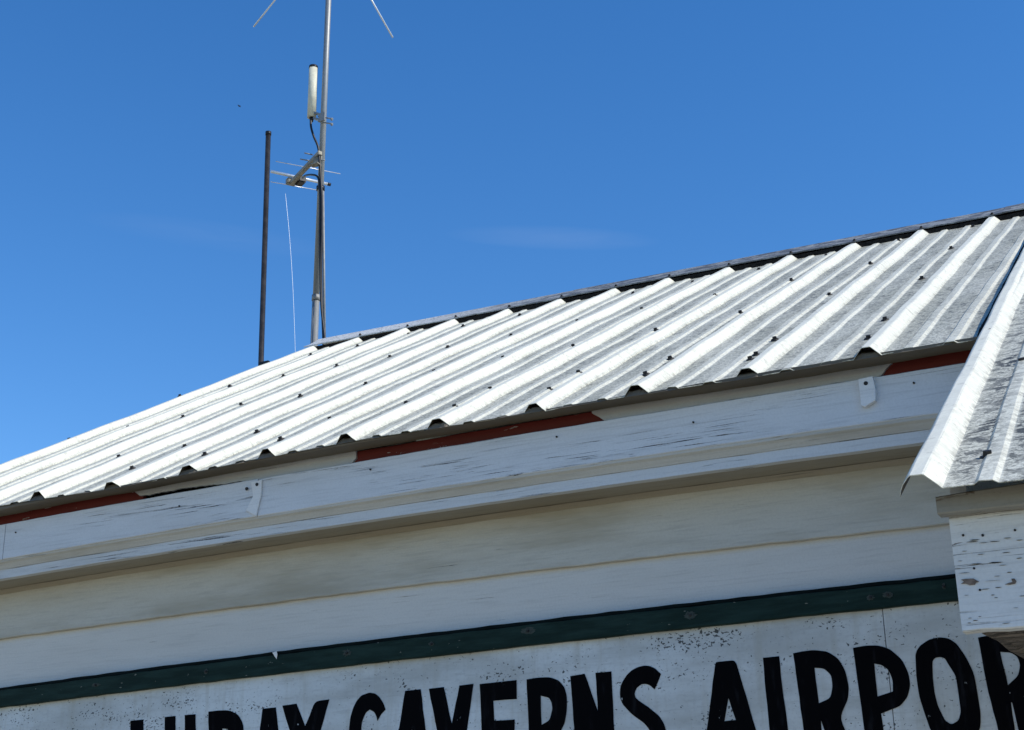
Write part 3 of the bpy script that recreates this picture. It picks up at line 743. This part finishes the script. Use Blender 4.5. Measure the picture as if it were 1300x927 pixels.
# ------------------------------------------------------------------ antennas and poles by the gable
YM = 2.6
def mast_pt(y):  # point of the mast axis at a photo height
    return U(399 + (430 - y) * 18 / 430, y, 1, YM)
mast = thing('antenna_mast', 'tall galvanised steel mast carrying the antennas behind the roof ridge', 'mast')
base = mast_pt(430); axis = (mast_pt(-90) - base).normalized()
foot = base - axis * ((base.z - GROUND) / axis.z)
tube('upper_tube', [mast_pt(379), mast_pt(-190)], [.0150, .0140], M['zinc'], mast, 20)
tube('lower_tube', [foot, mast_pt(377)], .0172, M['zinc'], mast, 20)
tube('coupling', [mast_pt(382), mast_pt(375)], .0198, M['zinc_dull'], mast, 20)
tube('clamp_band', [mast_pt(242), mast_pt(237)], .0205, M['black'], mast, 16)
# stand-off brackets tie the mast to the gable end
for z in (.3, -1.2):
    p = foot + axis * ((z - GROUND) / axis.z)
    bm = bmesh.new(); a = (XL + .01 - p.x + .03) / 2
    box_bm(bm, (p.x - .03 + a, p.y, z), AX, (a, .015, .02)); mesh_obj('wall_bracket', bm, M['zinc_dull'], mast)

# coaxial cables running down the mast
c1 = thing('coaxial_cable', 'black coaxial cable hanging from the white tube antenna down the mast', 'cable')
pts = [U(394.5, 153, 1, YM - .03), U(395, 162, 1, YM - .035), U(398.5, 174, 1, YM - .035), U(403.5, 186, 1, YM - .03), U(405.4, 200, 1, YM - .03), U(407, 225, 1, YM - .03), U(408.5, 250, 1, YM - .03), U(408.5, 290, 1, YM - .028), U(408, 330, 1, YM - .03), U(408.5, 380, 1, YM - .035), U(410.5, 432, 1, YM - .04), U(410.6, 450, 1, YM - .04)]
tube('cable', smooth_path(pts), .0055, M['black'], c1, 10)
c2 = thing('coaxial_cable', 'black coaxial cable looping from the dipole of the yagi antenna to the mast', 'cable')
pts = [U(384, 226, 1, YM + .06), U(388, 223, 1, YM + .02), U(396, 222, 1, YM - .02), U(403, 224.5, 1, YM - .03), U(405.5, 235, 1, YM - .03), U(406.5, 260, 1, YM - .028), U(406, 300, 1, YM - .03), U(406.5, 340, 1, YM - .034), U(408, 390, 1, YM - .04), U(412.5, 432, 1, YM - .045), U(412.8, 450, 1, YM - .045)]
tube('cable', smooth_path(pts), .005, M['black'], c2, 10)
c3 = thing('grey_conduit', 'thin grey conduit standing right beside the foot of the mast', 'conduit')
tube('conduit', [U(412.5, 460, 1, YM - .02), U(411.2, 330, 1, YM - .02), U(410.2, 243, 1, YM - .01)], .0058, M['zinc_dull'], c3, 10)

# white tube antenna
ta = thing('tube_antenna', 'cream white tube antenna with black cap clamped to the mast', 'antenna')
a0, a1 = U(395.6, 149.5, 1, YM - .02), U(397.9, 86.5, 1, YM - .02)
tube('radome', [a0, a1], .0215, M['radome'], ta, 22)
dd = (a1 - a0).normalized()
tube('cap', [a1 - dd * .002, a1 + dd * .010], [.0228, .0215], M['black'], ta, 22)
tube('connector', [a0 - dd * .022, a0 - dd * .0003], [.008, .012], M['black'], ta, 12)
for py in (143.5, 150.5):
    q = U(409.5, py + 3, 1, YM - .02); q0 = U(399, py, 1, YM - .02)
    bm = bmesh.new(); d = q - q0; ln = d.length; d.normalize(); s = d.cross(Vector((0, 0, 1))).normalized()
    box_bm(bm, (q + q0) / 2, (d, s, d.cross(s)), (ln / 2, .010, .0045)); mesh_obj('bracket_arm', bm, M['zinc'], ta)
for py in (149.5, 156):
    mid = U(416.5, py + .5, 1, YM - .02); end = U(422.5, py + 1.5, 1, YM - .02)
    tube('bolt', [U(404, py - 1.5, 1, YM - .02), mid, end], .0035, M['zinc'], ta, 8)
    tube('nut', [end - Vector((.010, 0, 0)), end - Vector((.002, 0, 0))], .0072, M['zinc'], ta, 6)
bm = bmesh.new(); box_bm(bm, U(408.8, 148.5, 1, YM - .036), AX, (.017, .004, .022)); mesh_obj('clamp_plate', bm, M['zinc_dull'], ta)

# yagi antenna on its side boom
yg = thing('yagi_antenna', 'small yagi antenna with slanting boom and thin crossing rods clamped to the mast', 'antenna')
n0 = U(406.5, 194, 1, YM - .035)
f0 = U(369.5, 233, 2, n0.z - .005)
bd = (f0 - n0).normalized(); side = bd.cross(Vector((0, 0, 1))).normalized(); upv = side.cross(bd)
bm = bmesh.new(); box_bm(bm, (n0 + f0) / 2, (bd, side, upv), ((f0 - n0).length / 2, .0105, .0105))
bmesh.ops.bevel(bm, geom=bm.edges[:], offset=.002, segments=2, affect='EDGES'); mesh_obj('boom', bm, M['boom'], yg)
def rod(a, b, z, r, mat, name='element'):
    return tube(name, [U(*a, 2, z), U(*b, 2, z)], r, mat, yg, 10)
zz = n0.z + .004
rod((350, 204.8), (432, 220.8), zz + .012, .0021, M['alu'])
rod((343.5, 230.8), (402.5, 241.4), zz + .010, .0021, M['alu'])
dip = rod((343.5, 217.6), (417, 234), zz + .024, .0075, M['alu'], 'dipole')
tube('end_cap', [U(415.8, 233.7, 2, zz + .024), U(419.5, 234.6, 2, zz + .024)], .0085, M['black'], dip, 10)
for a, b in (((386.5, 194.3), (397, 196.6)), ((381, 202), (395, 204.5))): rod(a, b, zz + .004, .0032, M['zinc_dull'], 'bolt')
p = U(381.5, 230, 2, zz - .006)
bm = bmesh.new(); box_bm(bm, p, (bd, side, upv), (.030, .020, .017)); bmesh.ops.bevel(bm, geom=bm.edges[:], offset=.005, segments=2, affect='EDGES'); mesh_obj('feed_box', bm, M['black'], yg)
p = U(369.5, 231, 2, zz + .002)
bm = bmesh.new(); box_bm(bm, p, (bd, side, upv), (.016, .024, .016)); bmesh.ops.bevel(bm, geom=bm.edges[:], offset=.004, segments=2, affect='EDGES'); mesh_obj('end_clamp', bm, M['boom'], yg)
bm = bmesh.new(); c = U(403, 205, 1, YM - .022)
box_bm(bm, c, AX, (.024, .004, .022)); box_bm(bm, c + Vector((0, -.018, -.026)), AX, (.024, .018, .003)); mesh_obj('clamp_plate', bm, M['boom'], yg)
tube('bolt', [U(402, 203.5, 1, YM - .024), U(412.5, 203.6, 1, YM - .02)], .004, M['zinc'], yg, 8)

# upper ground plane antenna: only the drooping rods reach into the photo
gpz = thing('ground_plane_antenna', 'antenna at the mast top with thin drooping metal rods', 'antenna')
hub = mast_pt(-90)
tube('hub', [hub - axis * .02, hub + axis * .07], .024, M['zinc_dull'], gpz, 16)
tube('whip', [hub + axis * .07, hub + axis * .75], [.006, .004], M['alu'], gpz, 10)
hor = lambda a: Vector((math.cos(a), math.sin(a), 0))
for q, Y in (((322, 34), 2.45), ((498.5, 47.5), 2.75)):
    tube('radial', [hub, U(*q, 1, Y)], .0043, M['alu'], gpz, 10)
tube('radial', [hub, hub + Vector((.10, -.34, -.30))], .0043, M['alu'], gpz, 10)

# dark pole by the rake
YP = 1.9
dp = thing('dark_pole', 'slim dark bronze pole standing at the rake left of the mast', 'pole')
pb, pt = U(331.3, 461, 1, YP), U(340.7, 168.5, 1, YP)
ad = (pt - pb).normalized(); pf = pb - ad * ((pb.z - GROUND) / ad.z)
tube('shaft', [pf, pt], .0112, M['pole_brown'], dp, 18)
tube('cap', [pt - ad * .012, pt + ad * .003], .0128, M['black'], dp, 18)
q = U(337, 460.5, 1, YP - .012)
bm = bmesh.new(); box_bm(bm, q + Vector((-.005, 0, 0)), AX, (.022, .006, .005)); mesh_obj('clamp', bm, M['black'], dp)

# white wire whip
ww = thing('wire_antenna', 'hair thin white wire antenna rising from the roof between dark pole and mast', 'wire')
pts = [U(374.8, 449, 1, 2.0), U(374, 420, 1, 2.0), U(371.5, 360, 1, 2.0), U(367.5, 300, 1, 2.0), U(362.3, 246, 1, 2.0)]
tube('wire', smooth_path(pts, 5), .0009, M['white_wire'], ww, 8)

# far bird
p = CAM_P + (U(304, 135, 1, 2.) - CAM_P).normalized() * 120
bm = bmesh.new()
tube_bm(bm, [p + Vector((-.10, 0, 0)), p + Vector((-.05, 0, .0)), p + Vector((.03, 0, .01)), p + Vector((.08, 0, .02)), p + Vector((.11, 0, .015))], [.01, .035, .04, .022, .004], 10)
for s in (-1, 1):
    vs = [bm.verts.new(p + Vector(v)) for v in ((-.04, s * .02, .01), (.04, s * .02, .01), (.03, s * .13, .05), (-.03, s * .15, .05), (-.05, s * .24, .02))]
    f = bm.faces.new(vs); e = bmesh.ops.extrude_face_region(bm, geom=[f])
    for v in [v for v in e['geom'] if isinstance(v, bmesh.types.BMVert)]: v.co.z += .006
bd_ = mesh_obj('bird', bm, M['bird']); tag(bd_, 'tiny far off dark bird in the blue sky left of the antennas', 'bird')

# ------------------------------------------------------------------ light
SUN = Vector((.70, .035, .66)).normalized()
el, az = math.asin(SUN.z), math.atan2(SUN.x, SUN.y)
sd = bpy.data.lights.new('sun', 'SUN'); so = bpy.data.objects.new('sun', sd); COL.objects.link(so)
sd.energy = 4.3; sd.angle = R(.5); sd.color = (1., .945, .84)
so.rotation_mode = 'QUATERNION'; so.rotation_quaternion = SUN.to_track_quat('Z', 'Y'); so.location = SUN * 30

w = bpy.data.worlds.new('World'); sc.world = w; w.use_nodes = True
nt = w.node_tree; bg = nt.nodes['Background']
sky = nt.nodes.new('ShaderNodeTexSky'); sky.sky_type = 'NISHITA'; sky.sun_disc = False
sky.sun_elevation = el; sky.sun_rotation = az; sky.altitude = 300; sky.air_density = 1.0; sky.dust_density = .0; sky.ozone_density = 3.0
hsv = nt.nodes.new('ShaderNodeHueSaturation'); hsv.inputs['Saturation'].default_value = 1.30; hsv.inputs['Value'].default_value = 1.52; hsv.inputs['Hue'].default_value = .505
nt.links.new(sky.outputs[0], hsv.inputs['Color']); 
# two faint wisps of cirrus standing low in the sky behind the roof
def nn(typ, **kw):
    n = nt.nodes.new(typ)
    for k, v in kw.items(): setattr(n, k, v)
    return n
def mth(op, a, b=0.):
    n = nn('ShaderNodeMath', operation=op)
    for i, v in enumerate((a, b)):
        if isinstance(v, bpy.types.NodeSocket): nt.links.new(v, n.inputs[i])
        else: n.inputs[i].default_value = v
    return n.outputs[0]
tc = nn('ShaderNodeTexCoord'); col_ = hsv.outputs[0]
def ddot(v):
    n = nn('ShaderNodeVectorMath', operation='DOT_PRODUCT'); nt.links.new(tc.outputs['Generated'], n.inputs[0]); n.inputs[1].default_value = v
    return n.outputs['Value']
mp = nn('ShaderNodeMapping'); mp.inputs['Scale'].default_value = (16, 16, 110)
nz = nn('ShaderNodeTexNoise'); nz.inputs['Scale'].default_value = 1.; nz.inputs['Detail'].default_value = 6; nz.inputs['Distortion'].default_value = .8
nt.links.new(tc.outputs['Generated'], mp.inputs[0]); nt.links.new(mp.outputs[0], nz.inputs['Vector'])
for heading, elev, wd, ht, amt in ((R(26.5), R(24.7), .075, .0085, .075), (R(41), R(24.5), .085, .010, .04)):
    dcv = Vector((-math.sin(heading) * math.cos(elev), math.cos(heading) * math.cos(elev), math.sin(elev)))
    rt = Vector((math.cos(heading), math.sin(heading), -.06)).normalized(); up_ = rt.cross(dcv) * -1
    e1 = mth('DIVIDE', ddot(rt), wd); e2 = mth('DIVIDE', ddot(up_), ht)
    fall = mth('SUBTRACT', 1., mth('ADD', mth('MULTIPLY', e1, e1), mth('MULTIPLY', e2, e2)))
    fall = mth('MAXIMUM', mth('MULTIPLY', mth('MULTIPLY', fall, nz.outputs[0]), amt), 0.)
    front = mth('GREATER_THAN', ddot(dcv), 0.)
    mx = nn('ShaderNodeMix', data_type='RGBA'); mx.inputs[7].default_value = (6, 6.6, 7.6, 1)
    nt.links.new(mth('MULTIPLY', fall, front), mx.inputs[0]); nt.links.new(col_, mx.inputs[6]); col_ = mx.outputs[2]
nt.links.new(col_, bg.inputs[0])
bg.inputs[1].default_value = .12

sc.view_settings.view_transform = 'Standard'; sc.view_settings.look = 'None'; sc.view_settings.gamma = 1.; sc.view_settings.exposure = 0.
sc.view_settings.use_curve_mapping = False
sc.render.engine = 'CYCLES'
sc.render.resolution_x = 1024; sc.render.resolution_y = 730
